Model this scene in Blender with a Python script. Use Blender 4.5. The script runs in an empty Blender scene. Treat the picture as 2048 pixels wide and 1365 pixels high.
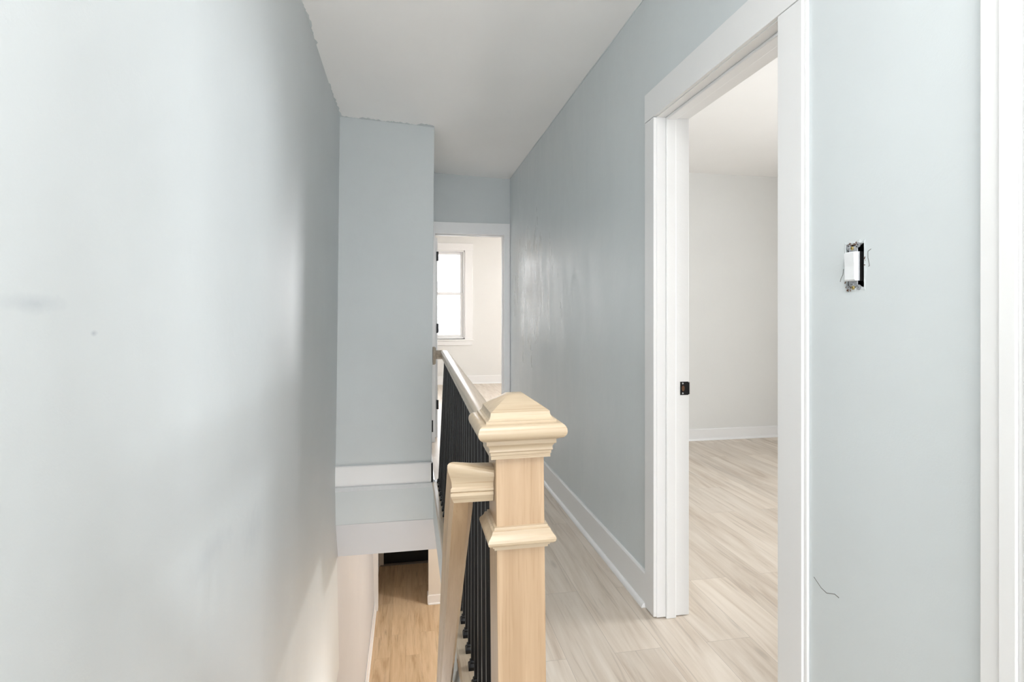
import bpy, bmesh, math, random
from mathutils import Vector, Matrix
random.seed(7)
PI = math.pi
SC = bpy.context.scene
COL = SC.collection

# ------------------------------------------------------------------ camera, world, light, exposure
H = 1.22                     # lens height above the upstairs floor (z = 0)
cam = bpy.data.cameras.new('camera')
cam.sensor_width = 36.0
cam.lens = 1100.0 / 2048.0 * 36.0
cam.shift_y = -52.5 / 2048.0
cam.clip_start = 0.02
cam_o = bpy.data.objects.new('camera', cam)
cam_o.location = (0, 0, H)
cam_o.rotation_euler = (PI / 2, 0, -math.atan(207.0 / 1100.0))
COL.objects.link(cam_o)
SC.camera = cam_o

SC.view_settings.view_transform = 'Standard'
SC.view_settings.look = 'None'
SC.view_settings.gamma = 1.0
SC.view_settings.exposure = 1.07
SC.view_settings.use_curve_mapping = False
SC.cycles.use_denoising = True
SC.cycles.max_bounces = 10
SC.cycles.diffuse_bounces = 7
SC.cycles.sample_clamp_indirect = 6.0

world = bpy.data.worlds.new('overcast_sky')
SC.world = world
world.use_nodes = True
wb = world.node_tree.nodes['Background']
wb.inputs['Color'].default_value = (0.95, 0.97, 1.0, 1)
wb.inputs['Strength'].default_value = 5.5


def area_light(name, loc, direction, sx, sy, power, color=(1, 1, 1)):
    l = bpy.data.lights.new(name, 'AREA')
    l.shape = 'RECTANGLE'
    l.size, l.size_y = sx, sy
    l.energy = power
    l.color = color
    o = bpy.data.objects.new(name, l)
    o.location = loc
    o.rotation_euler = Vector(direction).to_track_quat('-Z', 'Y').to_euler()
    COL.objects.link(o)
    return o


def lamp_light(name, loc, power, radius=0.12, color=(1, 1, 1)):
    l = bpy.data.lights.new(name, 'POINT')
    l.energy = power
    l.shadow_soft_size = radius
    l.color = color
    o = bpy.data.objects.new(name, l)
    o.location = loc
    COL.objects.link(o)
    return o


# daylight through the window of the room behind the camera
area_light('daylight_rear_window', (0.25, -5.1, 1.3), (0, 1, 0.15), 1.1, 1.9, 33, (0.95, 0.975, 1.0))
# fill light of an unseen panel added over the landing
area_light('added_panel_fill', (0.25, -0.15, 2.545), (0, 0, -1), 0.6, 1.2, 12.0, (0.99, 0.99, 1.0))
# daylight through an unseen second window added to light the front bedroom
area_light('daylight_front_side', (3.0, 9.95, 1.6), (0, -1, -0.1), 0.8, 1.6, 155, (0.97, 0.98, 1.0))
# daylight in the side bedroom
area_light('daylight_side_bedroom', (4.32, 1.7, 1.5), (-1, 0, -0.05), 1.0, 1.4, 42, (0.93, 0.97, 1.0))
# warm ceiling lamp downstairs
lamp_light('downstairs_lamp_light', (2.7, 6.23, -0.62), 62, 0.10, (1.0, 0.985, 0.97))
area_light('added_stairwell_fill', (-0.10, 3.0, -1.62), (0, -0.28, 1), 0.5, 0.7, 7.5, (1.0, 0.985, 0.96))  # unseen fill added low in the stairwell to brighten the ceiling


# ------------------------------------------------------------------ materials
def srgb(r, g, b):
    f = lambda c: (c / 255 / 12.92) if c / 255 <= 0.04045 else ((c / 255 + 0.055) / 1.055) ** 2.4
    return (f(r), f(g), f(b), 1)


class NT:
    def __init__(s, name):
        s.m = bpy.data.materials.new(name)
        s.m.use_nodes = True
        s.t = s.m.node_tree
        s.p = s.t.nodes['Principled BSDF']
        s.co = s.n('ShaderNodeTexCoord')

    def n(s, typ, **kw):
        nd = s.t.nodes.new(typ)
        for k, v in kw.items():
            setattr(nd, k, v)
        return nd

    def l(s, a, b):
        s.t.links.new(a, b)

    def mapping(s, scale, src=None, rot=(0, 0, 0), loc=(0, 0, 0)):
        mp = s.n('ShaderNodeMapping')
        mp.inputs['Scale'].default_value = scale
        mp.inputs['Rotation'].default_value = rot
        mp.inputs['Location'].default_value = loc
        s.l(src if src is not None else s.co.outputs['Object'], mp.inputs['Vector'])
        return mp.outputs['Vector']

    def noise(s, vec, scale, detail=3, rough=0.5, dist=0.0):
        nz = s.n('ShaderNodeTexNoise')
        nz.inputs['Scale'].default_value = scale
        nz.inputs['Detail'].default_value = detail
        nz.inputs['Roughness'].default_value = rough
        nz.inputs['Distortion'].default_value = dist
        s.l(vec, nz.inputs['Vector'])
        return nz.outputs['Fac']

    def ramp(s, fac, stops):
        r = s.n('ShaderNodeValToRGB')
        e = r.color_ramp.elements
        e[0].position, e[0].color = stops[0]
        e[1].position, e[1].color = stops[-1]
        for p, c in stops[1:-1]:
            x = e.new(p)
            x.color = c
        s.l(fac, r.inputs['Fac'])
        return r.outputs['Color']

    def mix(s, fac, a, b, mode='MIX'):
        m = s.n('ShaderNodeMix')
        m.data_type = 'RGBA'
        m.blend_type = mode
        for sock, v in ((m.inputs[0], fac), (m.inputs[6], a), (m.inputs[7], b)):
            if isinstance(v, (int, float, tuple)):
                sock.default_value = v
            else:
                s.l(v, sock)
        return m.outputs[2]

    def math(s, op, a, b=0.0, clamp=False):
        m = s.n('ShaderNodeMath', operation=op)
        m.use_clamp = clamp
        for sock, v in ((m.inputs[0], a), (m.inputs[1], b)):
            if isinstance(v, (int, float)):
                sock.default_value = v
            else:
                s.l(v, sock)
        return m.outputs[0]

    def bump(s, h, strength, dist=0.01):
        b = s.n('ShaderNodeBump')
        b.inputs['Strength'].default_value = strength
        b.inputs['Distance'].default_value = dist
        s.l(h, b.inputs['Height'])
        s.l(b.outputs['Normal'], s.p.inputs['Normal'])

    def base(s, c):
        if isinstance(c, tuple):
            s.p.inputs['Base Color'].default_value = c
        else:
            s.l(c, s.p.inputs['Base Color'])


def paint(name, rgb, rough=0.55, bump=0.25, vary=0.02, smudges=(), scratches=False, rough_lo=None, gloss=()):
    """Rolled wall paint over old plaster: gentle unevenness, faint roller texture, a few real smudges."""
    k = NT(name)
    v = k.co.outputs['Object']
    lo = k.noise(v, 2.2, 4, 0.55)
    c0 = srgb(*rgb)
    dk = tuple(c * (1 - 2.5 * vary) for c in c0[:3]) + (1,)
    lt = tuple(min(1, c * (1 + 1.2 * vary)) for c in c0[:3]) + (1,)
    col = k.ramp(lo, [(0.3, dk), (0.7, lt)])
    for (cx, cy, cz, sx, sy, sz, amt) in smudges:
        wob = k.mapping((1 / sx, 1 / sy, 1 / sz), loc=(-cx / sx, -cy / sy, -cz / sz))
        ln = k.n('ShaderNodeVectorMath', operation='LENGTH')
        k.l(wob, ln.inputs[0])
        nz = k.noise(v, 22, 4, 0.6)
        d = k.math('ADD', ln.outputs['Value'], k.math('MULTIPLY', k.math('SUBTRACT', nz, 0.5), 1.3))
        f = k.math('MULTIPLY', k.math('SUBTRACT', 1.0, d, True), amt)
        col = k.mix(f, col, srgb(rgb[0] * 0.72, rgb[1] * 0.74, rgb[2] * 0.78))
    k.base(col)
    fine = k.noise(v, 260, 2, 0.5)
    mid = k.noise(v, 14, 4, 0.55, 0.3)
    h = k.math('ADD', k.math('MULTIPLY', fine, 0.12), k.math('MULTIPLY', mid, 1.0))
    if scratches:
        sc = k.noise(k.mapping((1, 2.0, 9.0), rot=(0.5, 0, 0)), 3.0, 5, 0.7, 1.2)
        ridge = k.math('ABSOLUTE', k.math('SUBTRACT', sc, 0.5))
        ridge = k.math('SUBTRACT', 1.0, k.math('MULTIPLY', ridge, 40.0), True)
        h = k.math('ADD', h, k.math('MULTIPLY', ridge, 0.02))
    k.bump(h, bump, 0.006)
    if rough_lo is not None:
        rn = k.noise(k.mapping((1, 3.5, 1.2)), 1.6, 5, 0.65, 0.8)
        mr = k.n('ShaderNodeMapRange')
        mr.inputs['From Min'].default_value = 0.42
        mr.inputs['From Max'].default_value = 0.58
        mr.inputs['To Min'].default_value = rough
        mr.inputs['To Max'].default_value = rough_lo
        k.l(rn, mr.inputs['Value'])
        ro = mr.outputs['Result']
        # shinier touch-up paint rolled on in uneven upright strokes
        for (cx, cy, cz, sx, sy, sz, amt) in gloss:
            wob = k.mapping((1 / sx, 1 / sy, 1 / sz), loc=(-cx / sx, -cy / sy, -cz / sz))
            ln = k.n('ShaderNodeVectorMath', operation='LENGTH')
            k.l(wob, ln.inputs[0])
            nz = k.noise(k.mapping((1, 8, 1.8)), 1.0, 3, 0.55, 0.8)
            dd = k.math('ADD', ln.outputs['Value'], k.math('MULTIPLY', k.math('SUBTRACT', nz, 0.5), 2.0))
            f = k.math('MULTIPLY', k.math('MULTIPLY', k.math('SUBTRACT', 1.0, dd, True), 1.6, True), amt)
            ro = k.math('SUBTRACT', ro, f, True)
        k.l(ro, k.p.inputs['Roughness'])
    else:
        k.p.inputs['Roughness'].default_value = rough
    return k.m


def flat(name, rgb, rough=0.5, metal=0.0, nscale=40, vary=0.03, bump=0.03):
    k = NT(name)
    c0 = srgb(*rgb)
    nz = k.noise(k.co.outputs['Object'], nscale, 3)
    k.base(k.ramp(nz, [(0.3, tuple(c * (1 - vary) for c in c0[:3]) + (1,)), (0.7, tuple(min(1, c * (1 + vary)) for c in c0[:3]) + (1,))]))
    k.p.inputs['Roughness'].default_value = rough
    k.p.inputs['Metallic'].default_value = metal
    k.bump(nz, bump, 0.002)
    return k.m


def oak(name, axis, light=(190, 163, 133), dark=(167, 138, 107), rough=0.42):
    """Clear-coated pale oak; the grain runs along object axis 0/1/2."""
    k = NT(name)
    sc = [34, 34, 34]
    sc[axis] = 1.6
    g1 = k.noise(k.mapping(tuple(sc)), 1.0, 4, 0.6, 0.6)
    sc2 = [260, 260, 260]
    sc2[axis] = 7
    pores = k.noise(k.mapping(tuple(sc2)), 1.0, 2, 0.6)
    sc3 = [9, 9, 9]
    sc3[axis] = 0.8
    g3 = k.noise(k.mapping(tuple(sc3)), 1.0, 2, 0.5, 0.4)
    mixf = k.math('ADD', k.math('MULTIPLY', g1, 0.62), k.math('MULTIPLY', g3, 0.38))
    mid = tuple((a + b) / 2 for a, b in zip(light, dark))
    col = k.ramp(mixf, [(0.34, srgb(*dark)), (0.5, srgb(*mid)), (0.66, srgb(*light))])
    pf = k.ramp(pores, [(0.30, (1, 1, 1, 1)), (0.44, (0, 0, 0, 1))])
    col = k.mix(k.math('MULTIPLY', pf, 0.34), col, srgb(150, 118, 84))
    k.base(col)
    k.p.inputs['Roughness'].default_value = rough
    k.p.inputs['Coat Weight'].default_value = 0.25
    k.p.inputs['Coat Roughness'].default_value = 0.18
    k.bump(pores, 0.12, 0.001)
    return k.m


def planks(name, light, mid, dark, off=(0.0, 0.0), width=0.18, length=1.22, rough=0.38, streak=0.6):
    """Vinyl planks running along Y: staggered boards, wavy grain, brown streaks and knots."""
    k = NT(name)
    sep = k.n('ShaderNodeSeparateXYZ')
    k.l(k.co.outputs['Object'], sep.inputs[0])
    cmb = k.n('ShaderNodeCombineXYZ')
    k.l(k.math('ADD', sep.outputs['Y'], off[1]), cmb.inputs[0])
    k.l(k.math('ADD', sep.outputs['X'], off[0]), cmb.inputs[1])
    br = k.n('ShaderNodeTexBrick')
    br.offset, br.offset_frequency, br.squash = 0.37, 2, 1.0
    br.inputs['Color1'].default_value = (0, 0, 0, 1)
    br.inputs['Color2'].default_value = (1, 1, 1, 1)
    br.inputs['Mortar'].default_value = (0.5, 0.5, 0.5, 1)
    br.inputs['Scale'].default_value = 1.0
    br.inputs['Mortar Size'].default_value = 0.0007
    br.inputs['Mortar Smooth'].default_value = 0.1
    br.inputs['Bias'].default_value = 0.0
    br.inputs['Brick Width'].default_value = length
    br.inputs['Row Height'].default_value = width
    k.l(cmb.outputs[0], br.inputs['Vector'])
    rnd = k.n('ShaderNodeSeparateColor')
    k.l(br.outputs['Color'], rnd.inputs[0])
    r = rnd.outputs[0]
    # per-board offset of the grain
    shift = k.n('ShaderNodeCombineXYZ')
    k.l(k.math('MULTIPLY', r, 37.0), shift.inputs[0])
    k.l(k.math('MULTIPLY', r, 91.0), shift.inputs[1])
    add = k.n('ShaderNodeVectorMath', operation='ADD')
    k.l(k.co.outputs['Object'], add.inputs[0])
    k.l(shift.outputs[0], add.inputs[1])
    pv = add.outputs[0]
    g1 = k.noise(k.mapping((26, 1.5, 1), pv), 1.0, 6, 0.65, 1.1)
    g2 = k.noise(k.mapping((7.5, 0.9, 1), pv), 1.0, 3, 0.55, 1.8)
    fine = k.noise(k.mapping((150, 5, 1), pv), 1.0, 3, 0.6)
    f = k.math('ADD', k.math('MULTIPLY', g1, 0.36), k.math('MULTIPLY', g2, 0.64))
    col = k.ramp(f, [(0.33, srgb(*dark)), (0.46, srgb(*mid)), (0.60, srgb(*light)), (0.8, srgb(*[min(255, c + 6) for c in light]))])
    col = k.mix(k.math('MULTIPLY', k.math('SUBTRACT', fine, 0.4, True), 0.5), col, srgb(*mid))
    st = k.noise(k.mapping((17, 0.75, 1), pv, loc=(3, 5, 0)), 1.0, 4, 0.6, 2.4)
    sf = k.ramp(st, [(0.575, (0, 0, 0, 1)), (0.70, (1, 1, 1, 1))])
    col = k.mix(k.math('MULTIPLY', sf, streak), col, srgb(*[c * 0.80 for c in dark]))
    vo = k.n('ShaderNodeTexVoronoi')
    vo.inputs['Scale'].default_value = 1.0
    k.l(k.mapping((5.5, 1.6, 1), pv), vo.inputs['Vector'])
    kn = k.ramp(vo.outputs['Distance'], [(0.03, (1, 1, 1, 1)), (0.10, (0, 0, 0, 1))])
    col = k.mix(k.math('MULTIPLY', kn, 0.45), col, srgb(*[c * 0.66 for c in dark]))
    tone = k.math('ADD', k.math('MULTIPLY', r, 0.12), 0.91)
    tn = k.n('ShaderNodeCombineColor')
    for i in range(3):
        k.l(tone, tn.inputs[i])
    col = k.mix(1.0, col, tn.outputs[0], 'MULTIPLY')
    col = k.mix(k.math('MULTIPLY', br.outputs['Fac'], 0.55), col, srgb(*[c * 0.62 for c in dark]))
    k.base(col)
    k.p.inputs['Roughness'].default_value = rough
    h = k.math('SUBTRACT', k.math('MULTIPLY', fine, 0.15), br.outputs['Fac'])
    k.bump(h, 0.25, 0.001)
    return k.m


M = {}
# left wall smudges are dirt at fixed places on the wall
M['wall_left'] = paint('grey_wall_paint_left', (209, 214, 216), 0.5, 0.22, 0.012,
                       smudges=((-0.5, 1.56, 0.60, 0.3, 0.20, 0.055, 0.16), (-0.5, 1.95, 0.50, 0.3, 0.14, 0.10, 0.14),
                                (-0.49, 0.85, 1.235, 0.3, 0.085, 0.016, 0.30), (-0.49, 0.99, 1.19, 0.3, 0.012, 0.006, 0.6)))
M['wall'] = paint('grey_wall_paint', (202, 207, 208), 0.5, 0.22, 0.012)
M['wall_right'] = paint('grey_wall_paint_right', (212, 218, 220), 0.42, 0.21, 0.010, scratches=True, rough_lo=0.30,
                        gloss=((0.98, 4.35, 1.42, 0.5, 0.75, 0.50, 0.15),))
M['ceiling'] = paint('ceiling_white', (248, 247, 246), 0.7, 0.12, 0.006)
M['greige'] = paint('greige_wall_paint', (224, 224, 222), 0.6, 0.12, 0.006)
M['cream'] = paint('cream_wall_paint', (222, 217, 208), 0.6, 0.15, 0.008)
M['stairwhite'] = paint('white_wall_paint', (199, 200, 203), 0.6, 0.15, 0.01)
M['trim'] = paint('white_trim_paint', (234, 234, 234), 0.34, 0.10, 0.008)
M['plaster'] = paint('white_plaster', (225, 224, 220), 0.8, 0.6, 0.05)
M['floor'] = planks('pale_oak_vinyl_planks', (218, 207, 194), (206, 193, 178), (184, 167, 150), off=(-0.01, 0.11), streak=0.4)
M['floor_low'] = planks('warm_oak_vinyl_planks', (214, 190, 158), (202, 176, 142), (180, 150, 116), off=(0.03, 0.3), streak=0.5)
M['oakZ'] = oak('oak_grain_upright', 2)
M['oakX'] = oak('oak_grain_across', 0, (197, 179, 153), (177, 157, 131))
M['oakY'] = oak('oak_grain_along', 1, (212, 196, 174), (186, 166, 142), 0.3)
M['black'] = flat('satin_black_iron', (26, 26, 28), 0.36, 0.35)
M['blackdoor'] = flat('black_door_paint', (14, 16, 20), 0.4)
M['steel'] = flat('zinc_plated_steel', (176, 178, 182), 0.35, 0.45, 120, 0.1)
M['brass'] = flat('yellowed_screw', (190, 170, 110), 0.35, 0.8)
M['rust'] = flat('rust_brown_fibre', (96, 66, 46), 0.9)
M['plastic'] = flat('white_switch_plastic', (232, 234, 236), 0.3)
M['dark'] = flat('dark_box_interior', (22, 20, 20), 0.8)
M['rosewood'] = flat('grey_brown_unfinished_wood', (176, 164, 148), 0.6, 0, 60, 0.12)
M['brick'] = None

k = NT('pale_painted_brick')
bt = k.n('ShaderNodeTexBrick')
bt.inputs['Color1'].default_value = srgb(226, 220, 214)
bt.inputs['Color2'].default_value = srgb(212, 206, 200)
bt.inputs['Mortar'].default_value = srgb(236, 234, 230)
bt.inputs['Scale'].default_value = 3.0
k.l(k.mapping((1, 1, 1), rot=(PI / 2, 0, 0)), bt.inputs['Vector'])
k.base(bt.outputs['Color'])
k.p.inputs['Roughness'].default_value = 0.9
M['brick'] = k.m

k = NT('window_glass')
tr = k.n('ShaderNodeBsdfTransparent')
gl = k.n('ShaderNodeBsdfGlossy')
gl.inputs['Roughness'].default_value = 0.02
fr = k.n('ShaderNodeFresnel')
fr.inputs['IOR'].default_value = 1.3
ms = k.n('ShaderNodeMixShader')
k.l(fr.outputs[0], ms.inputs[0])
k.l(tr.outputs[0], ms.inputs[1])
k.l(gl.outputs[0], ms.inputs[2])
k.l(ms.outputs[0], k.t.nodes['Material Output'].inputs['Surface'])
M['glass'] = k.m

k = NT('glowing_fill_panel')  # glowing face of the panel added over the landing
k.base(srgb(250, 248, 240))
k.p.inputs['Emission Color'].default_value = (1, 0.97, 0.92, 1)
k.p.inputs['Emission Strength'].default_value = 2.0
M['panelglow'] = k.m


# ------------------------------------------------------------------ mesh helpers
def box(bm, x0, x1, y0, y1, z0, z1):
    v = [bm.verts.new(p) for p in ((x0, y0, z0), (x1, y0, z0), (x1, y1, z0), (x0, y1, z0), (x0, y0, z1), (x1, y0, z1), (x1, y1, z1), (x0, y1, z1))]
    for f in ((0, 3, 2, 1), (4, 5, 6, 7), (0, 1, 5, 4), (1, 2, 6, 5), (2, 3, 7, 6), (3, 0, 4, 7)):
        bm.faces.new([v[i] for i in f])
    return v


def hexa(bm, pts):
    v = [bm.verts.new(p) for p in pts]
    for f in ((0, 3, 2, 1), (4, 5, 6, 7), (0, 1, 5, 4), (1, 2, 6, 5), (2, 3, 7, 6), (3, 0, 4, 7)):
        bm.faces.new([v[i] for i in f])


def boxes(*bs):
    bm = bmesh.new()
    for b in bs:
        box(bm, *b)
    return bm


def rings(bm, loops, cap=True, closed=True):
    """Skin a list of equally long vertex loops."""
    vs = [[bm.verts.new(p) for p in lp] for lp in loops]
    n = len(vs[0])
    for a, b in zip(vs, vs[1:]):
        for i in range(n if closed else n - 1):
            j = (i + 1) % n
            bm.faces.new((a[i], a[j], b[j], b[i]))
    if cap:
        bm.faces.new(list(reversed(vs[0])))
        bm.faces.new(vs[-1])
    return vs


def square_turn(prof):
    """A square 'turning': each (half width, z) makes one square ring."""
    bm = bmesh.new()
    rings(bm, [[(-h, -h, z), (h, -h, z), (h, h, z), (-h, h, z)] for h, z in prof])
    return bm


def disc_turn(bm, prof, n=24, M4=None):
    M4 = M4 or Matrix()
    rings(bm, [[M4 @ Vector((r * math.cos(2 * PI * i / n), r * math.sin(2 * PI * i / n), z)) for i in range(n)] for r, z in prof])


def obj(name, bm, mat, parent=None, bevel=0.0, smooth=False, loc=None, seg=2):
    bmesh.ops.recalc_face_normals(bm, faces=bm.faces)
    me = bpy.data.meshes.new(name)
    bm.to_mesh(me)
    bm.free()
    me.materials.append(mat)
    if smooth:
        me.polygons.foreach_set('use_smooth', [True] * len(me.polygons))
        me.set_sharp_from_angle(angle=math.radians(25))
    o = bpy.data.objects.new(name, me)
    COL.objects.link(o)
    if parent:
        o.parent = parent
    if loc:
        o.location = loc
    if bevel:
        b = o.modifiers.new('soft_edges', 'BEVEL')
        b.width = bevel
        b.segments = seg
        b.limit_method = 'ANGLE'
        b.angle_limit = math.radians(40)
    return o


def empty(name, loc=(0, 0, 0)):
    o = bpy.data.objects.new(name, None)
    o.location = loc
    o.empty_display_size = 0.05
    COL.objects.link(o)
    return o


def tag(o, label, cat, group=None):
    o['label'] = label
    o['category'] = cat
    if group:
        o['group'] = group
    return o


def struct(name, bm, mat, parent=None, **kw):
    o = obj(name, bm, mat, parent, **kw)
    if parent is None:
        o['kind'] = 'structure'
    return o


def ceil_z(x, y):
    """The old ceiling sags: higher along the left wall than along the right."""
    t = max(0.0, min(1.0, (x + 0.5) / 1.48))
    u = max(0.0, min(1.0, (y + 1.5) / 6.9))
    left = 2.705 + (2.612 - 2.705) * u
    right = 2.562 + (2.553 - 2.562) * u
    return left + (right - left) * t


def left_x(z):
    """Left wall leans: its face at height z."""
    if z > 0:
        return -0.511 + (0.033) * min(z / 2.6, 1.1)
    return -0.511 + 0.058 * (-z / 2.78)


# ------------------------------------------------------------------ shell
# upstairs floor (opening over the stairs)
YT = 0.98       # top of the stairs
SX = 0.190      # stairwell edge of the hall floor
bm = bmesh.new()
box(bm, -0.62, 4.4, -5.0, YT, -0.28, 0)
box(bm, SX, 4.4, YT, 4.06, -0.28, 0)
box(bm, -0.62, 4.4, 4.06, 5.44, -0.28, 0)
box(bm, -2.6, 4.4, 5.44, 9.9, -0.28, 0)
struct('floor', bm, M['floor'])
# painted faces of the floor structure round the stairwell
struct('trim_1', boxes((SX - 0.012, SX, YT, 4.062, -0.285, -0.022)), M['wall'])
struct('trim_2', boxes((-0.53, SX + 0.0, 4.045, 4.06, -0.270, -0.034)), M['wall'])
struct('trim_3', boxes((-0.53, SX - 0.012, 4.040, 4.06, -0.034, 0.0)), flat('pale_grey_trim', (205, 208, 210), 0.5), bevel=0.003)
# white nosing piece beside the closet corner
struct('trim_4', boxes((0.177, 0.215, 4.03, 4.08, -0.02, 0.006)), M['trim'], bevel=0.004)
# dropped beam below
bm = bmesh.new()
lp = lambda x: [(x, 4.043, -0.268), (x, 4.125, -0.523), (x, 4.30, -0.523), (x, 4.30, -0.283), (x, 4.062, -0.283), (x, 4.058, -0.268)]
rings(bm, [lp(-0.53), lp(SX + 0.06)])
struct('trim_5', bm, M['stairwhite'])

# ceiling
bm = bmesh.new()
NX, NY = 8, 26
top = []
for j in range(NY + 1):
    y = -5.1 + 10.6 * j / NY
    row = []
    for i in range(NX + 1):
        x = -0.62 + 1.72 * i / NX
        row.append(bm.verts.new((x, y, ceil_z(x, y) + 0.0015 * random.uniform(-1, 1))))
    top.append(row)
for j in range(NY):
    for i in range(NX):
        bm.faces.new((top[j][i], top[j][i + 1], top[j + 1][i + 1], top[j + 1][i]))
r = bmesh.ops.extrude_face_region(bm, geom=bm.faces[:])
bmesh.ops.translate(bm, verts=[g for g in r['geom'] if isinstance(g, bmesh.types.BMVert)], vec=(0, 0, 0.12))
struct('ceiling', bm, M['ceiling'], smooth=True)
struct('ceiling', boxes((1.09, 4.5, -5.1, 5.45, 2.60, 2.72)), M['ceiling'])
struct('ceiling', boxes((-2.7, 4.5, 5.44, 10.0, 2.62, 2.74)), M['ceiling'])


def paint_fringe(name, p0, p1, inward, mat, parent, amp=0.010, n=90):
    """The ragged line where grey wall paint runs onto the ceiling."""
    bm = bmesh.new()
    a, b = Vector(p0), Vector(p1)
    d = Vector(inward)
    w = 0.5
    prev = None
    for i in range(n + 1):
        t = i / n
        w = max(0.05, min(1.0, w + random.uniform(-0.33, 0.33)))
        q = a.lerp(b, t)
        z = ceil_z(q.x, q.y)
        e = q + d * (0.002 + amp * w)
        ze = ceil_z(e.x, e.y)
        s = q - d * 0.02
        vs = [bm.verts.new((s.x, s.y, z + 0.004)), bm.verts.new((e.x, e.y, ze + 0.004)),
              bm.verts.new((e.x, e.y, ze - 0.0025)), bm.verts.new((s.x, s.y, z - 0.0028))]
        if prev:
            for m in range(4):
                bm.faces.new((prev[m], prev[(m + 1) % 4], vs[(m + 1) % 4], vs[m]))
        else:
            bm.faces.new(vs)
        prev = vs
    bm.faces.new(list(reversed(prev)))
    return obj(name, bm, mat, parent)


# left wall, upper storey (one leaning, slightly uneven sheet with thickness)
def left_sheet(y0, y1, z0, z1, ny, nz, back=-0.72):
    bm = bmesh.new()
    g = []
    for j in range(nz + 1):
        z = z0 + (z1 - z0) * j / nz
        g.append([bm.verts.new((left_x(z) + 0.0022 * math.sin(1.7 * (y0 + (y1 - y0) * i / ny) + 1.3 * z), y0 + (y1 - y0) * i / ny, z)) for i in range(ny + 1)])
    for j in range(nz):
        for i in range(ny):
            bm.faces.new((g[j][i], g[j][i + 1], g[j + 1][i + 1], g[j + 1][i]))
    bx = [bm.verts.new(p) for p in ((back, y0, z0), (back, y1, z0), (back, y1, z1), (back, y0, z1))]
    bm.faces.new(bx)
    bm.faces.new([g[0][i] for i in range(ny + 1)] + [bx[1], bx[0]])
    bm.faces.new([g[nz][i] for i in range(ny + 1)] + [bx[2], bx[3]])
    bm.faces.new([g[j][0] for j in range(nz + 1)] + [bx[3], bx[0]])
    bm.faces.new([g[j][ny] for j in range(nz + 1)] + [bx[2], bx[1]])
    return bm


wl = struct('wall_left', left_sheet(-5.0, 4.08, -1.30, 2.74, 50, 18), M['wall_left'], smooth=True)
paint_fringe('paint_edge', (left_x(2.6), -1.0, 0), (left_x(2.6), 4.06, 0), (1, 0, 0), M['wall_left'], wl, 0.013, 420)
wll = struct('wall_left_lower', left_sheet(-0.5, 9.6, -2.80, -1.30, 12, 3), M['stairwhite'])
wlm = struct('wall_left_lower', left_sheet(4.08, 9.6, -1.30, -0.28, 8, 2), M['stairwhite'])

# closet block over the foot of the stairs
bm = bmesh.new()
BX0, BX1 = 0.163, 0.187      # right corner at floor / ceiling
hexa(bm, [(-0.56, 4.06, 0), (BX0, 4.06, 0), (BX0, 5.34, 0), (-0.56, 5.34, 0),
          (-0.56, 4.06, 2.72), (BX1, 4.06, 2.72), (BX1, 5.34, 2.72), (-0.56, 5.34, 2.72)])
cl = struct('wall_closet', bm, M['wall'], bevel=0.003)
paint_fringe('paint_edge', (-0.49, 4.06, 0), (0.184, 4.06, 0), (0, -1, 0), M['wall'], cl, 0.042, 80)

# right wall with a doorway and the ragged switch hole
DY0, DY1, DZ = 1.312, 2.060, 2.014          # clear opening of the side bedroom door
WX, WX2 = 0.98, 1.10
HY0, HY1, HZ0, HZ1 = 1.041, 1.091, 1.281, 1.378
bm = bmesh.new()
for b in ((DY1 + 0.02, 5.34, 0, 2.66), (DY0 - 0.02, DY1 + 0.02, DZ + 0.02, 2.66),
          (-5.0, HY0, 0, 2.66), (HY1, DY0 - 0.02, 0, 2.66), (HY0, HY1, 0, HZ0), (HY0, HY1, HZ1, 2.66)):
    box(bm, WX, WX2, b[0], b[1], b[2], b[3])
wr = struct('wall_right', bm, M['wall_right'])
paint_fringe('paint_edge', (WX, 0.2, 0), (WX, 5.3, 0), (-1, 0, 0), M['wall_right'], wr, 0.003, 60)

# end wall with door to the front bedroom
EY = 5.32
EO0, EO1, EZ = 0.25, 0.920, 2.00
bm = bmesh.new()
box(bm, 0.15, EO0, EY, EY + 0.12, 0, 2.68)
box(bm, EO1 + 0.02, 1.10, EY, EY + 0.12, 0, 2.68)
box(bm, EO0, EO1 + 0.02, EY, EY + 0.12, EZ + 0.02, 2.68)
box(bm, -0.62, 0.15, EY + 0.02, EY + 0.12, 0, 2.68)
we = struct('wall_far', bm, M['wall'])
# bedroom-side skin of that wall
struct('wall_bedroom_near', boxes((-2.6, EO0 - 0.01, 5.441, 5.452, 0, 2.64), (EO1 + 0.03, 4.4, 5.441, 5.452, 0, 2.64), (EO0 - 0.01, EO1 + 0.03, 5.441, 5.452, EZ + 0.03, 2.64)), M['greige'])

# landing behind the camera
struct('wall_back', boxes((-0.62, -0.33, -5.05, -4.93, 0, 2.75), (0.83, 1.10, -5.05, -4.93, 0, 2.75), (-0.33, 0.83, -5.05, -4.93, 0, 0.35), (-0.33, 0.83, -5.05, -4.93, 2.3, 2.75)), M['wall'])
w2 = struct('window_2', boxes((-0.33, -0.27, -5.02, -4.95, 0.35, 2.3), (0.77, 0.83, -5.02, -4.95, 0.35, 2.3), (-0.33, 0.83, -5.02, -4.95, 0.35, 0.41), (-0.33, 0.83, -5.02, -4.95, 2.24, 2.3), (-0.33, 0.83, -5.01, -4.96, 1.31, 1.35)), M['trim'], bevel=0.003)
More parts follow.
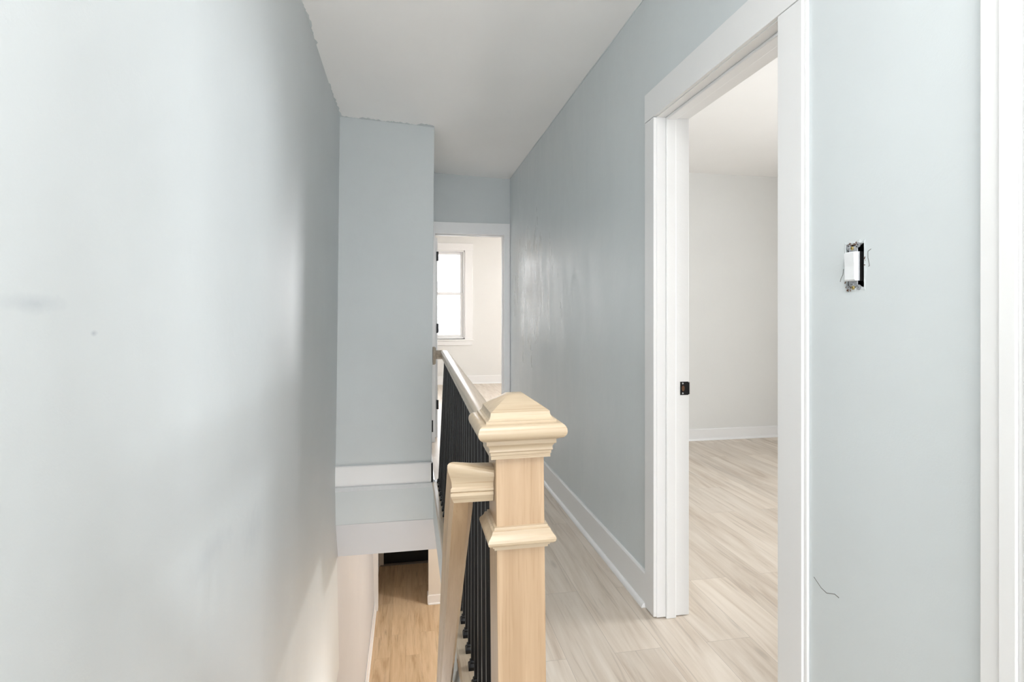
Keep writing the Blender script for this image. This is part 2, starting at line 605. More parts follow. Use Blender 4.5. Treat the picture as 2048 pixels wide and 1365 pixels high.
# door frame of the near right door
C3 = 0.775
d3 = struct('door_3', boxes((0.958, 0.98, C3 - 0.115, C3, 0, 2.12)), M['trim'], bevel=0.002)
obj('casing_band', boxes((0.952, 0.958, C3 - 0.062, C3 - 0.034, 0, 2.12), (0.954, 0.958, C3 - 0.115, C3 - 0.070, 0, 2.12)), M['trim'], d3, bevel=0.0025)
obj('casing', boxes((0.958, 0.98, -0.2, -0.085, 0, 2.12)), M['trim'], d3, bevel=0.002)
obj('casing', boxes((0.958, 0.98, -0.2, C3, 2.03, 2.145)), M['trim'], d3, bevel=0.002)
obj('door_leaf', boxes((0.966, 0.9795, -0.085, C3 - 0.115, 0.01, 2.03)), M['trim'], d3)

# ------------------------------------------------------------------ side bedroom
struct('wall_bedroom_far', boxes((1.10, 4.4, 4.92, 5.04, 0, 2.62)), M['greige'])
struct('wall_bedroom_right', boxes((4.25, 4.4, -2.6, 1.15, 0, 2.62), (4.25, 4.4, 2.25, 5.44, 0, 2.62), (4.25, 4.4, 1.15, 2.25, 0, 0.75), (4.25, 4.4, 1.15, 2.25, 2.2, 2.62)), M['greige'])
struct('window_3', boxes((4.24, 4.3, 1.08, 1.16, 0.68, 2.27), (4.24, 4.3, 2.24, 2.32, 0.68, 2.27), (4.24, 4.3, 1.08, 2.32, 2.19, 2.27), (4.2, 4.3, 1.08, 2.32, 0.68, 0.76), (4.26, 4.3, 1.15, 2.25, 1.45, 1.5)), M['trim'], bevel=0.003)
struct('wall_bedroom_back', boxes((1.10, 4.4, -2.6, -2.48, 0, 2.62)), M['greige'])
struct('wall_bedroom_left', boxes((1.1005, 1.106, 2.20, 4.92, 0, 2.61), (1.1005, 1.106, -2.5, 1.17, 0, 2.61), (1.1005, 1.106, 1.17, 2.2, 2.14, 2.61)), M['greige'])


def baseboard(name, p0, p1, out, h=0.13, t=0.013, shoe=True, parent=None):
    """A flat board with an eased top and a quarter-round shoe; p0, p1 lie on the wall face, out points into the room."""
    a, b, o = Vector(p0), Vector(p1), Vector(out).normalized()
    prof = [(0, 0), (t, 0), (t, h - 0.006), (t - 0.004, h), (0, h)]
    bm = bmesh.new()
    rings(bm, [[q + o * u + Vector((0, 0, v)) for u, v in prof] for q in (a, b)])
    s = struct(name, bm, M['trim'], parent)
    if shoe:
        bm = bmesh.new()
        pr = [(t, 0)] + [(t + 0.016 * math.cos(th), 0.019 * math.sin(th)) for th in [PI / 2 * i / 6 for i in range(7)]] 
        rings(bm, [[q + o * u + Vector((0, 0, v + 0.0005)) for u, v in pr] for q in (a, b)])
        obj('shoe_moulding', bm, M['trim'], s, smooth=True)
    return s


baseboard('baseboard_right', (WX, DY1 + 0.087, 0), (WX, EY, 0), (-1, 0, 0), h=0.145)
baseboard('baseboard_closet', (-0.515, 4.06, 0), (BX0 + 0.012, 4.06, 0), (0, -1, 0), h=0.145, shoe=False)
baseboard('baseboard_closet_side', (BX0, 4.047, 0), (BX0, 4.45, 0), (1, 0, 0), h=0.145, shoe=True)
baseboard('baseboard_bedroom', (1.106, 4.92, 0), (4.25, 4.92, 0), (0, -1, 0), h=0.11)
baseboard('baseboard_bedroom_right', (4.25, -2.4, 0), (4.25, 4.92, 0), (-1, 0, 0), h=0.11)
baseboard('baseboard_near', (WX, C3, 0), (WX, DY0 - 0.1, 0), (-1, 0, 0), h=0.145, shoe=False)

# ------------------------------------------------------------------ side bedroom door frame
d1 = struct('door_1', boxes((WX - 0.014, WX, DY1 + 0.003, DY1 + 0.087, 0.006, DZ)), M['trim'], bevel=0.0015)      # far casing leg
CY0 = DY0 - 0.094
obj('casing', boxes((WX - 0.014, WX, CY0, DY0 - 0.003, 0.0, DZ)), M['trim'], d1, bevel=0.0015)
obj('backband', boxes((WX - 0.008, WX, CY0 - 0.012, CY0, 0.0, 2.13)), M['trim'], d1, bevel=0.003)
obj('casing', boxes((WX - 0.014, WX, CY0, DY1 + 0.089, DZ + 0.003, 2.132)), M['trim'], d1, bevel=0.0015)
bm = boxes((WX - 0.001, WX2 + 0.018, DY1, DY1 + 0.02, 0.004, DZ + 0.02))
jam = obj('jamb', bm, M['trim'], d1, bevel=0.001)
obj('jamb', boxes((WX - 0.001, WX2 + 0.018, DY0 - 0.02, DY0, 0.0, DZ + 0.02)), M['trim'], d1, bevel=0.001)
obj('jamb', boxes((WX - 0.001, WX2 + 0.018, DY0, DY1, DZ, DZ + 0.02)), M['trim'], d1, bevel=0.001)
obj('door_stop', boxes((WX + 0.035, WX + 0.078, DY1 - 0.011, DY1, 0.0, DZ)), M['trim'], d1, bevel=0.004)
obj('door_stop', boxes((WX + 0.035, WX + 0.078, DY0, DY0 + 0.011, 0.0, DZ)), M['trim'], d1, bevel=0.004)
obj('door_stop', boxes((WX + 0.035, WX + 0.078, DY0 + 0.011, DY1 - 0.011, DZ - 0.011, DZ)), M['trim'], d1, bevel=0.004)
obj('casing', boxes((WX2 + 0.006, WX2 + 0.020, DY1 + 0.006, DY1 + 0.09, 0, 2.1), (WX2 + 0.006, WX2 + 0.020, DY0 - 0.09, DY0 - 0.006, 0, 2.1), (WX2 + 0.006, WX2 + 0.020, DY0 - 0.006, DY1 + 0.006, DZ + 0.006, 2.1)), M['trim'], d1, bevel=0.0015)

# black strike plate on the far jamb
sp = obj('strike_plate', boxes((0.0, 0.036, -0.0015, 0.0, -0.027, 0.027)), M['black'], d1, bevel=0.0012, loc=(1.079, DY1 - 0.0003, 0.922))
bm = bmesh.new()
prev = [(0.034, 0.0), (0.039, -0.001), (0.043, 0.003), (0.044, 0.008)]
rings(bm, [[(u, v - 0.0015, z) for u, v in prev] + [(u, v, z) for u, v in reversed(prev)] for z in (-0.024, 0.024)])
obj('lip', bm, M['black'], sp)
bm = bmesh.new()
disc_turn(bm, [(0.0062, 0), (0.0062, 0.0006)], 20, Matrix.Translation((0.0125, -0.0015, 0)) @ Matrix.Rotation(PI / 2, 4, 'X') @ Matrix.Diagonal((1, 1.9, 1, 1)))
obj('latch_hole', bm, M['rust'], sp)
for dz in (-0.020, 0.020):
    bm = bmesh.new()
    disc_turn(bm, [(0.0034, 0), (0.0034, 0.0006), (0.002, 0.0012)], 12, Matrix.Translation((0.011, -0.0015, dz)) @ Matrix.Rotation(PI / 2, 4, 'X'))
    obj('screw', bm, M['steel'], sp)

# ------------------------------------------------------------------ end door frame, leaf and hinges
d2 = struct('door_2', boxes((EO1, WX - 0.002, EY - 0.016, EY, 0, EZ)), M['trim'], bevel=0.002)
obj('casing', boxes((0.172, EO0, EY - 0.016, EY, 0, EZ)), M['trim'], d2, bevel=0.002)
obj('casing', boxes((0.172, WX - 0.002, EY - 0.016, EY, EZ, EZ + 0.112)), M['trim'], d2, bevel=0.002)
obj('jamb', boxes((EO1, EO1 + 0.02, EY, EY + 0.13, 0, EZ + 0.01)), M['trim'], d2)
obj('jamb', boxes((EO0 - 0.02, EO0, EY, EY + 0.13, 0, EZ + 0.01)), M['trim'], d2)
obj('jamb', boxes((EO0 - 0.02, EO1 + 0.02, EY, EY + 0.13, EZ, EZ + 0.02)), M['trim'], d2)
obj('door_stop', boxes((EO1 - 0.011, EO1, EY + 0.04, EY + 0.08, 0, EZ), (EO0, EO1, EY + 0.04, EY + 0.08, EZ - 0.011, EZ)), M['trim'], d2, bevel=0.002)
leaf = empty('door_leaf', (0.247, 5.475, 0.008))
leaf['kind'] = 'structure'
leaf.name = 'door_5'
obj('door_leaf', boxes((0, 0.035, 0.0, 0.64, 0, 1.97)), M['trim'], leaf, bevel=0.002)
for z in (0.325, 1.078, 1.79):
    hg = obj('hinge', boxes((0.022, 0.036, -0.003, 0.0, z - 0.046, z + 0.046)), M['black'], leaf)
    bm = bmesh.new()
    disc_turn(bm, [(0.0055, -0.046), (0.0055, 0.046)], 12, Matrix.Translation((0.0395, -0.004, z)))
    obj('hinge_barrel', bm, M['black'], hg, smooth=True)

# closet door on the block's side, seen only as casing edge, latch and hinge barrel
d4 = struct('door_4', boxes((0.165, 0.186, 4.5, 4.58, 0, 2.0), (0.165, 0.186, 5.2, 5.28, 0, 2.0), (0.165, 0.188, 4.5, 5.28, 2.0, 2.09), (0.165, 0.182, 4.58, 5.2, 0.01, 2.0)), M['trim'], bevel=0.002)
for z in (0.30, 1.75):
    bm = bmesh.new()
    disc_turn(bm, [(0.007, -0.048), (0.007, 0.048)], 12, Matrix.Translation((0.193, 4.585, z)))
    obj('hinge', bm, M['black'], d4, smooth=True)
bm = bmesh.new()
disc_turn(bm, [(0.004, 0), (0.004, 0.03), (0.008, 0.034), (0.008, 0.04), (0.003, 0.043)], 12, Matrix.Translation((0.186, 4.2, 1.0)) @ Matrix.Rotation(PI / 2, 4, 'Y'))
bm.free()

# ------------------------------------------------------------------ front bedroom and its window
FY = 9.68
WX0, WX1, WZ0, WZ1 = 0.09, 0.985, 0.80, 2.36       # rough opening
struct('wall_front', boxes((-2.6, WX0, FY, FY + 0.2, 0, 2.64), (WX1, 2.55, FY, FY + 0.2, 0, 2.64), (3.45, 4.4, FY, FY + 0.2, 0, 2.64),
                           (WX0, WX1, FY, FY + 0.2, 0, WZ0), (WX0, WX1, FY, FY + 0.2, WZ1, 2.64),
                           (2.55, 3.45, FY, FY + 0.2, 0, WZ0), (2.55, 3.45, FY, FY + 0.2, WZ1, 2.64)), M['greige'])
struct('wall_front_left', boxes((-2.7, -2.6, 5.44, 9.9, 0, 2.64)), M['greige'])
struct('wall_front_right', boxes((4.4, 4.5, -2.6, 9.9, -0.28, 2.72)), M['greige'])
baseboard('baseboard_front', (-2.5, FY, 0), (4.4, FY, 0), (0, -1, 0), h=0.145)


def sash_window(name, x0, x1, z0, z1, yf, cz1):
    """Double-hung window: casing with a header and apron, two sashes, glass, sash lock."""
    w = struct(name, boxes((x1 - 0.01, x1 + 0.125, yf - 0.02, yf, z0 - 0.01, z1), (x0 - 0.125, x0 + 0.01, yf - 0.02, yf, z0 - 0.01, z1)), M['trim'], bevel=0.003)
    obj('header', boxes((x0 - 0.135, x1 + 0.135, yf - 0.024, yf, z1 - 0.01, cz1)), M['trim'], w, bevel=0.003)
    obj('sill', boxes((x0 - 0.14, x1 + 0.14, yf - 0.045, yf + 0.06, z0 - 0.035, z0 - 0.01)), M['trim'], w, bevel=0.004)
    obj('apron', boxes((x0 - 0.125, x1 + 0.125, yf - 0.018, yf, z0 - 0.115, z0 - 0.035)), M['trim'], w, bevel=0.003)
    obj('jamb_liner', boxes((x1 - 0.035, x1, yf, yf + 0.2, z0, z1), (x0, x0 + 0.035, yf, yf + 0.2, z0, z1), (x0, x1, yf, yf + 0.2, z1 - 0.03, z1), (x0, x1, yf, yf + 0.2, z0 - 0.02, z0 + 0.02)), M['trim'], w, bevel=0.003)
    zm = (z0 + z1) / 2 + 0.01
    for (a, b, y) in ((z0 + 0.02, zm + 0.02, yf + 0.05), (zm - 0.02, z1 - 0.03, yf + 0.09)):
        s = obj('sash', boxes((x1 - 0.085, x1 - 0.035, y, y + 0.035, a, b), (x0 + 0.035, x0 + 0.085, y, y + 0.035, a, b),
                              (x0 + 0.085, x1 - 0.085, y, y + 0.035, a, a + 0.05), (x0 + 0.085, x1 - 0.085, y, y + 0.035, b - 0.045, b)), M['trim'], w, bevel=0.003)
        obj('glass', boxes((x0 + 0.08, x1 - 0.08, y + 0.015, y + 0.019, a + 0.045, b - 0.04)), M['glass'], s)
    obj('sash_lock', boxes(((x0 + x1) / 2 - 0.03 + 0.2, (x0 + x1) / 2 + 0.03 + 0.2, yf + 0.052, yf + 0.08, zm + 0.02, zm + 0.032)), M['trim'], w, bevel=0.003)
    return w


sash_window('window_1', WX0, WX1, WZ0, WZ1, FY, 2.475)
sash_window('window_4', 2.55, 3.45, WZ0, WZ1, FY, 2.475)  # unseen window added to let light into the front bedroom

# the terrace across the street
house = empty('row_house', (0, 30, -3.0))
tag(house, 'pale brick row house across the street seen through the bright window', 'building')
fac = obj('facade', boxes((-8, 14, 0, 6, 0, 5.6)), M['brick'], house)
obj('cornice', boxes((-8.1, 14.1, -0.35, 0.2, 5.6, 6.0)), flat('grey_cornice', (150, 150, 152), 0.7), house, bevel=0.02)
bm = bmesh.new()
lp2 = lambda x: [(x, -0.2, 6.0), (x, 6, 9.5), (x, 6.2, 9.5), (x, 6.2, 6.0)]
rings(bm, [lp2(-8), lp2(14)])
obj('roof', bm, flat('pale_shingle_roof', (205, 203, 202), 0.9, 0, 6, 0.12), house)
gw = flat('grey_window_pane', (120, 126, 130), 0.2)
for x in range(-4, 9, 2):
    for z in (0.6, 3.2):
        f = obj('window', boxes((x - 0.55, x + 0.55, -0.06, 0.02, z, z + 1.6)), M['trim'], house, bevel=0.01)
        obj('pane', boxes((x - 0.45, x + 0.45, -0.075, -0.055, z + 0.1, z + 0.75), (x - 0.45, x + 0.45, -0.075, -0.055, z + 0.85, z + 1.5)), gw, f)
struct('ground', boxes((-30, 30, 10.0, 60, -3.1, -3.0)), flat('grey_street', (170, 170, 170), 0.9))

# ------------------------------------------------------------------ downstairs
LZ = -2.78
struct('floor_lower', boxes((-0.72, 4.4, -0.5, 9.6, LZ - 0.1, LZ)), M['floor_low'])
struct('wall_lower_partition', boxes((0.272, 4.4, 7.68, 7.80, LZ, -0.28)), M['cream'])
struct('wall_lower_right', boxes((4.4, 4.5, -0.5, 9.6, LZ, -0.28)), M['cream'])
struct('wall_lower_back', boxes((-0.72, 4.5, -0.6, -0.5, LZ, -0.28)), M['cream'])
struct('wall_lower_front', boxes((-0.72, 4.4, 9.06, 9.2, LZ, -0.28)), M['cream'])
struct('wall_vestibule', boxes((0.38, 0.45, 7.80, 9.06, LZ, -0.28)), M['cream'])
struct('ceiling_lower', boxes((-0.72, 4.4, 9.2 - 4.9, 9.2, -0.30, -0.281), (0.25, 4.4, -0.5, 4.3, -0.30, -0.281)), M['ceiling'])
lo_left = lambda y: left_x(LZ) 
baseboard('baseboard_lower', (0.272, 7.68, LZ), (4.3, 7.68, LZ), (0, -1, 0), h=0.125)
baseboard('baseboard_lower_side', (0.272, 7.667, LZ), (0.272, 7.8, LZ), (-1, 0, 0), h=0.125, shoe=False)
baseboard('baseboard_lower_left', (left_x(LZ) + 0.001, 3.6, LZ), (left_x(LZ) + 0.001, 7.62, LZ), (1, 0, 0), h=0.125)
struct('trim_6', boxes((-0.50, -0.405, 7.62, 7.74, LZ, -0.28)), M['trim'], bevel=0.003)
d6 = struct('door_6', boxes((-0.44, 0.33, 9.02, 9.06, LZ + 0.01, -0.70)), M['blackdoor'], bevel=0.003)
obj('threshold', boxes((-0.44, 0.38, 8.96, 9.02, LZ, LZ + 0.015)), flat('grey_threshold', (120, 112, 104), 0.6), d6, bevel=0.003)
obj('casing', boxes((-0.47, -0.39, 8.98, 9.06, LZ, -0.6)), M['cream'], d6)

# stairs below the camera: treads, risers, skirts
bm = bmesh.new()
NR = 14
rise = -LZ / NR
run = 0.195
for i in range(1, NR):
    y0 = YT + (i - 1) * run
    box(bm, -0.465, 0.185, y0 - 0.02, y0 + run, -i * rise - 0.028, -i * rise)
st = struct('stairs', bm, M['oakX'], bevel=0.004)
bm = bmesh.new()
for i in range(NR):
    y0 = YT + i * run
    box(bm, -0.46, 0.18, y0 - 0.016, y0, -(i + 1) * rise, -i * rise - 0.028)
obj('riser', bm, M['trim'], st)

# ------------------------------------------------------------------ oak nosing along the stairwell edge
bm = bmesh.new()
pr = [(0.262, 0.005), (0.262, -0.0005), (0.20, -0.0005), (0.198, -0.022), (0.176, -0.022), (0.171, -0.016), (0.169, -0.008), (0.171, 0.0), (0.177, 0.005)]
rings(bm, [[(u, y, v) for u, v in pr] for y in (0.96, 4.03)])
ns = struct('trim_7', bm, M['oakY'], smooth=True)

# ------------------------------------------------------------------ newel post
newel = empty('newel_post', (0.2262, 1.112, 0.0055))
newel.rotation_euler = (0, -0.0107, 0)
tag(newel, 'pale oak box newel post with pyramid cap at the head of the stairs', 'newel post')
obj('shaft', square_turn([(0.0485, 0), (0.0485, 0.94)]), M['oakZ'], newel, bevel=0.0015)
tor = [(0.0735 + 0.0135 * math.sin(PI * i / 12), 0.9805 + 0.0305 * (1 - math.cos(PI * i / 12)) / 2) for i in range(13)]
capp = [(0.0495, 0.940), (0.0590, 0.941), (0.0590, 0.9475), (0.0605, 0.949), (0.0605, 0.954), (0.0635, 0.9565), (0.0625, 0.960), (0.0630, 0.964),
        (0.0655, 0.968), (0.0690, 0.9705), (0.0690, 0.9785), (0.0715, 0.9785)] + tor + \
       [(0.0695, 1.0115), (0.0695, 1.0165), (0.0655, 1.0175), (0.0620, 1.0205), (0.0600, 1.0250), (0.0590, 1.0300), (0.0590, 1.0335), (0.0570, 1.0345), (0.0165, 1.0645), (0.0150, 1.0650)]
capp = [(h, z - 0.007 - (0.0045 * max(0.0, z - 1.0115) / 0.0535)) for h, z in capp]
obj('cap', square_turn(capp), M['oakX'], newel, smooth=True)
colp = [(0.0490, 0.762), (0.0535, 0.762), (0.0535, 0.766), (0.0570, 0.7675), (0.0570, 0.7715), (0.0630, 0.7725), (0.0665, 0.776), (0.0678, 0.781), (0.0665, 0.786),
        (0.0625, 0.790), (0.0590, 0.795), (0.0575, 0.800), (0.0535, 0.802), (0.0530, 0.806), (0.0490, 0.807)]
obj('collar', square_turn([(h, z - 0.007) for h, z in colp]), M['oakX'], newel, smooth=True)
obj('plinth', square_turn([(0.058, 0), (0.058, 0.10), (0.0545, 0.108), (0.0490, 0.112)]), M['oakZ'], newel, bevel=0.001)

# ------------------------------------------------------------------ handrail profile
HP = [(0.0165, 0.000), (0.0235, 0.0150), (0.0235, 0.0205), (0.0208, 0.0222), (0.0235, 0.0240), (0.0235, 0.0295), (0.0208, 0.0315), (0.0215, 0.0370), (0.0245, 0.0440),
      (0.0288, 0.0500), (0.0306, 0.0550), (0.0300, 0.0600), (0.0270, 0.0640), (0.0220, 0.0670), (0.0140, 0.0690), (0.0, 0.0698)]
PROF = [(u, v) for u, v in HP] + [(-u, v) for u, v in reversed(HP[:-1])]


def prof_ring(c, ua, va, sc=1.0):
    return [c + ua * (u * sc) + va * (v * sc) for u, v in PROF]


def project_ring(ring, d, c, n):
    out = []
    for p in ring:
        t = (c - p).dot(n) / d.dot(n)
        out.append(p + d * t)
    return out


# guard railing: rail from newel to the closet wall, with a mitred return into the rosette
guard = empty('guard_railing', (0.22, 2.5, 0.0))
tag(guard, 'oak guard rail on black iron balusters running from newel to closet wall', 'railing')
inv = Vector((-0.22, -2.5, 0))
Z0 = 0.886
A = Vector((0.206, 1.1615, Z0)) + inv
B = Vector((0.262, 4.135, Z0 + 0.004)) + inv
d = (B - A).normalized()
up = Vector((0, 0, 1))
ua = d.cross(up).normalized()
n_m = (d + Vector((1, 0, 0))).normalized()       # mitre plane for the turn towards -X
SCR = 0.93
bm = bmesh.new()
rings(bm, [prof_ring(A, ua, up, SCR), project_ring(prof_ring(B, ua, up, SCR), d, B, n_m)])
rail = obj('handrail', bm, M['oakY'], guard, smooth=True)
d2v = Vector((-1, 0, 0))
ua2 = d2v.cross(up)
C = Vector((0.198, B.y + 2.5, B.z)) + Vector((-0.22, -2.5, 0))
C.y = B.y
bm = bmesh.new()
n2 = (d - d2v).normalized()
n_m2 = Vector((1, 1, 0)).normalized()
rings(bm, [project_ring(prof_ring(B, ua2, up, SCR), d2v, B, (d - Vector((1, 0, 0)) * -1).normalized() if False else (d + Vector((1, 0, 0))).normalized()), prof_ring(C, ua2, up, SCR)])
obj('rail_return', bm, M['rosewood'], guard, smooth=True)
bm = bmesh.new()
disc_turn(bm, [(0.060, 0), (0.060, 0.010), (0.054, 0.016), (0.0, 0.0165)], 40,
          Matrix.Translation((0.1775 - 0.22, C.y, 0.915)) @ Matrix.Rotation(PI / 2, 4, 'Y') @ Matrix.Diagonal((1.12, 0.75, 1.35, 1)))
ros = obj('rosette', bm, M['rosewood'], guard, smooth=True)

# balusters: square iron bars with shoes, from the nosing up into the rail
SHOE = [(0.0155, 0.0), (0.0155, 0.012), (0.0135, 0.017), (0.0105, 0.020), (0.0105, 0.026), (0.0085, 0.030)]


def make_baluster():
    bb = obj('baluster', square_turn([(0.0064, 0.0), (0.0064, 0.884)]), M['black'], guard, bevel=0.0008, seg=1)
    sh = obj('shoe', square_turn(SHOE), M['black'], bb, bevel=0.0006, seg=1)
    bm = bmesh.new()
    disc_turn(bm, [(0.002, 0), (0.0016, 0.004)], 8, Matrix.Translation((-0.0105, 0, 0.023)) @ Matrix.Rotation(-PI / 2, 4, 'Y'))
    sc = obj('set_screw', bm, M['black'], bb)
    return bb


proto = make_baluster()
NB = 30
for i in range(NB):
    y = 1.206 + 0.0966 * i
    t = (y - 1.155) / (4.135 - 1.155)
    if i == 0:
        o = proto
    else:
        o = proto.copy()
        COL.objects.link(o)
        for ch in proto.children:
            c = ch.copy()
            COL.objects.link(c)
            c.parent = o
    xb, xt = 0.217, 0.206 + 0.056 * t
    o.location = (xb - 0.22, y - 2.5, 0.005)
    o.rotation_euler = (random.uniform(-0.002, 0.002), math.atan((xt - xb) / 0.885), random.uniform(-0.05, 0.05))

# ------------------------------------------------------------------ stair handrail: stub off the newel, mitred, falling with the stairs
sh = empty('stair_handrail', (0.105, 1.11, 0.846))
tag(sh, 'oak handrail stub leaving the left of the newel then dropping steeply downstairs', 'handrail')
dn = Vector((0.0275, 0.88, -0.95)).normalized()
d1v = Vector((-1, 0, 0))
nm = Vector((1, -1, 0)).normalized()
O = Vector((0, 0, 0))
uaS = d1v.cross(up)                   # +Y
ring_a = prof_ring(Vector((0.0625, 0, 0)), uaS, up)
ring_m = project_ring(prof_ring(O, uaS, up), d1v, O, nm)
# the worked mitre: the top rises a little towards the outer corner to meet the falling rail
ring_m = [p + Vector((0, 0, 0.020 * max(0.0, min(1.0, (0.010 - p.x) / 0.04)) * max(0.0, min(1.0, (p.z - 0.030) / 0.025)))) for p in ring_m]
bm = bmesh.new()
rings(bm, [ring_a, ring_m])
obj('rail_stub', bm, M['oakX'], sh, smooth=True)
uaD = dn.cross(up).normalized()
vaD = uaD.cross(dn).normalized()
off = -vaD * 0.006
def slope_ring(dist, squash):
    """true section of the falling rail; squash < 1 flattens it towards the height of the stub it grows from"""
    c = dn * dist
    base = c + Vector((0, 0, -0.004))
    return [base + uaD * u + vaD * (v * squash) for u, v in PROF]


ring_s = ring_m
# local frame so that the grain follows the rail
endp = dn * 3.55
bm = bmesh.new()
rot = dn.to_track_quat('Y', 'Z')
inv_r = rot.inverted()
rings(bm, [[inv_r @ p for p in ring_s], [inv_r @ p for p in slope_ring(0.10, 0.72)], [inv_r @ p for p in slope_ring(0.35, 0.85)], [inv_r @ p for p in slope_ring(3.55, 1.0)]])
ra = obj('sloping_rail', bm, oak('oak_grain_sloping', 1, (188, 160, 127), (163, 134, 101), 0.55), sh, smooth=True)
ra.rotation_mode = 'QUATERNION'
ra.rotation_quaternion = rot

# ------------------------------------------------------------------ light switch hanging in its hole
sw = empty('light_switch', (WX, 1.068, 1.328))
tag(sw, 'white rocker light switch without cover plate in a ragged wall hole', 'light switch')
obj('junction_box', boxes((0.004, 0.07, -0.0265, -0.0245, -0.046, 0.049), (0.004, 0.07, 0.0205, 0.0225, -0.046, 0.049), (0.004, 0.07, -0.0265, 0.0225, -0.0465, -0.0445), (0.004, 0.07, -0.0265, 0.0225, 0.0475, 0.0495), (0.07, 0.072, -0.0265, 0.0225, -0.0465, 0.0495)), M['dark'], sw)
obj('switch_back', boxes((0.0005, 0.045, -0.0145, 0.0165, -0.0325, 0.0325)), M['dark'], sw)  # rear half coloured dark to put shade into the gap
body = obj('switch_body', boxes((-0.010, 0.0, -0.0145, 0.0165, -0.0325, 0.0325)), M['plastic'], sw, bevel=0.0012)
bm = bmesh.new()
rings(bm, [[(-0.010, y, 0.0300), (-0.0135, y, 0.0295), (-0.0112, y, 0.0), (-0.0118, y, -0.0295), (-0.010, y, -0.0300)] for y in (-0.0125, 0.0145)])
obj('rocker', bm, M['plastic'], sw)
yk = obj('mounting_yoke', boxes((-0.002, 0.0, -0.0115, 0.0135, 0.0325, 0.0455), (-0.002, 0.0, -0.0115, 0.0135, -0.0455, -0.0325), (-0.002, 0.0, -0.0165, -0.0145, -0.0325, 0.0325)), M['steel'], sw, bevel=0.0006)
for dy, dz in ((-0.012, 0.047), (0.014, 0.046), (-0.014, -0.047), (0.014, -0.048)):
    bm = bmesh.new()
    n = 18
    o_ = [(-0.002, dy + 0.0062 * math.cos(2 * PI * i / n), dz + 0.0058 * math.sin(2 * PI * i / n)) for i in range(n)]
    i_ = [(-0.002, dy + 0.0022 * math.cos(2 * PI * i / n), dz + 0.0022 * math.sin(2 * PI * i / n)) for i in range(n)]
    i2 = [(0.0, q[1], q[2]) for q in i_]
    o2 = [(0.0, q[1], q[2]) for q in o_]
    rings(bm, [o2, o_, i_, i2], cap=False)
    obj('plaster_ear', bm, M['steel'], yk)
for dy, dz, mt in ((0.003, 0.041, 'brass'), (0.010, 0.0405, 'steel'), (0.001, -0.0395, 'steel'), (0.000, -0.0475, 'brass')):
    bm = bmesh.new()
    disc_turn(bm, [(0.0042, 0), (0.0042, 0.0012), (0.0028, 0.0024), (0.0005, 0.0026)], 16, Matrix.Translation((-0.002, dy, dz)) @ Matrix.Rotation(-PI / 2, 4, 'Y'))
    scw = obj('screw', bm, M[mt], sw, smooth=True)
    obj('slot', boxes((-0.0050, -0.0044, dy - 0.0026, dy + 0.0026, dz - 0.0004, dz + 0.0004)), M['dark'], scw)
# ragged plaster round the hole
bm = bmesh.new()
random.seed(21)
per = []
P4 = [(-0.027, -0.047), (0.0235, -0.047), (0.0235, 0.050), (-0.027, 0.050)]
for a, b in zip(P4, P4[1:] + P4[:1]):
    L = math.hypot(b[0] - a[0], b[1] - a[1])
    m = int(L / 0.005)
    for i in range(m):
        t = i / m
        per.append((a[0] + (b[0] - a[0]) * t, a[1] + (b[1] - a[1]) * t))
cy, cz = -0.002, 0.0015
outer, mid, inner = [], [], []
for (y, z) in per:
    dy, dz = y - cy, z - cz
    ln = math.hypot(dy, dz)
    g1, g2 = random.uniform(0.000, 0.0045), random.uniform(0.003, 0.008)
    if y < -0.02:
        g1 = -random.uniform(0.0, 0.0015)     # wide dark gap on this side
    inner.append((0.004, y - dy / ln * g1, z - dz / ln * g1))
    mid.append((-0.0004 - random.uniform(0, 0.0010), y + dy / ln * g2 * 0.35, z + dz / ln * g2 * 0.35))
    outer.append((0.0003, y + dy / ln * (g2 + 0.004), z + dz / ln * (g2 + 0.004)))
rings(bm, [outer, mid, inner], cap=False)
obj('plaster_rim', bm, M['wall_right'], sw)
bm = bmesh.new()
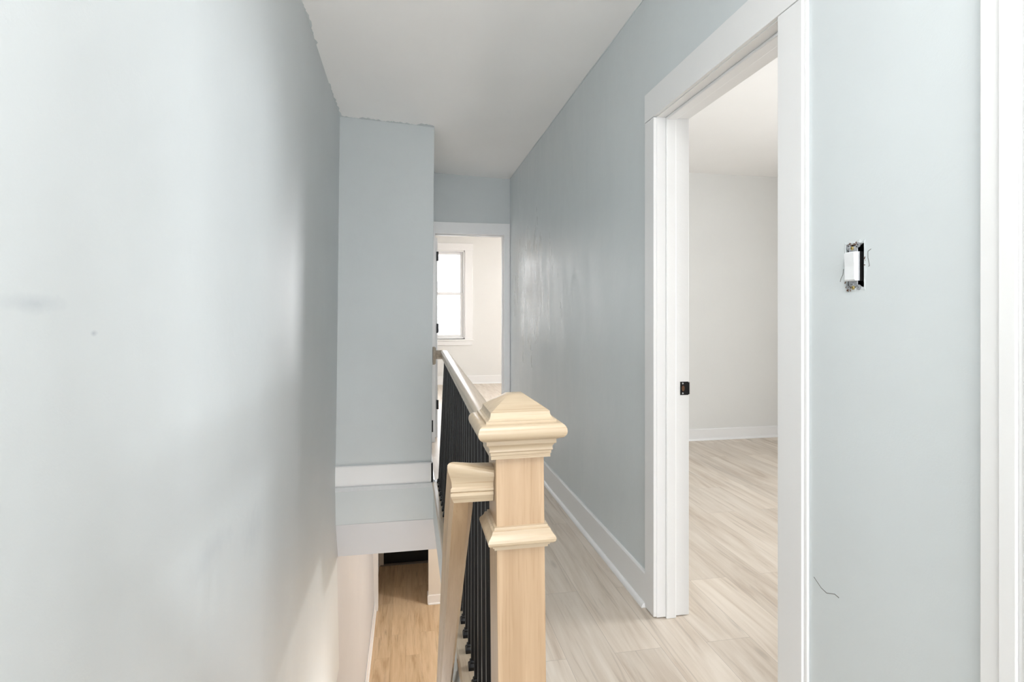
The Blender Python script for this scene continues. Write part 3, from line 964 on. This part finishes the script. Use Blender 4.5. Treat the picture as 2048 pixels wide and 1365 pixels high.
for i in range(26):
    side = random.choice((0, 0, 1, 2, 3, 3))
    if side == 0:
        y, z = random.uniform(-0.012, 0.018), 0.0495 + random.uniform(-0.002, 0.004)
    elif side == 1:
        y, z = 0.021 + random.uniform(0, 0.004), random.uniform(-0.046, -0.02)
    elif side == 2:
        y, z = -0.030 - random.uniform(0, 0.003), random.uniform(0.0, 0.046)
    else:
        y, z = random.uniform(0.0, 0.022), -0.048 - random.uniform(-0.002, 0.006)
    s = random.uniform(0.0008, 0.002)
    m4 = Matrix.Translation((-0.0018, y, z)) @ Matrix.Rotation(random.uniform(0, 3), 4, 'X') @ Matrix.Diagonal((0.6, 1.8, 0.7, 1))
    bmesh.ops.create_icosphere(bm, subdivisions=1, radius=s, matrix=m4)
fl = obj('torn_plaster_crumbs', bm, M['rust'], sw)
fl['kind'] = 'stuff'

# hairline cracks in the wall by the switch and the door casing
# (thin grey strips set on the wall face)
M['crack'] = flat('grey_crack', (120, 120, 116), 0.9)


def crack(name, pts, w=0.0006):
    bm = bmesh.new()
    for a, b in zip(pts, pts[1:]):
        a, b = Vector((WX - 0.0006, *a)), Vector((WX - 0.0006, *b))
        dd = (b - a).normalized()
        pp = Vector((1, 0, 0)).cross(dd) * w
        hexa(bm, [a - pp, a + pp, b + pp, b - pp, a - pp + Vector((0.002, 0, 0)), a + pp + Vector((0.002, 0, 0)), b + pp + Vector((0.002, 0, 0)), b - pp + Vector((0.002, 0, 0))])
    return obj(name, bm, M['crack'], wr)


crack('paint_crack', [(1.022, 1.362), (1.030, 1.358), (1.030, 1.344), (1.027, 1.332), (1.026, 1.326), (1.029, 1.325)], 0.0005)
crack('paint_crack', [(1.098, 1.325), (1.100, 1.312), (1.106, 1.303), (1.108, 1.296)], 0.0005)
crack('paint_crack', [(1.192, 0.575), (1.168, 0.560), (1.150, 0.556), (1.125, 0.566), (1.112, 0.564)], 0.0007)

# ------------------------------------------------------------------ unseen light panel added over the landing as fill
lamp = empty('added_light_panel', (0.25, -0.15, 2.60))
tag(lamp, 'unseen flat white light panel added over the landing as fill', 'lamp')
obj('panel_base', boxes((-0.33, 0.33, -0.63, 0.63, -0.035, 0.06)), M['trim'], lamp, bevel=0.004)
obj('diffuser', boxes((-0.30, 0.30, -0.60, 0.60, -0.045, -0.035)), M['panelglow'], lamp)
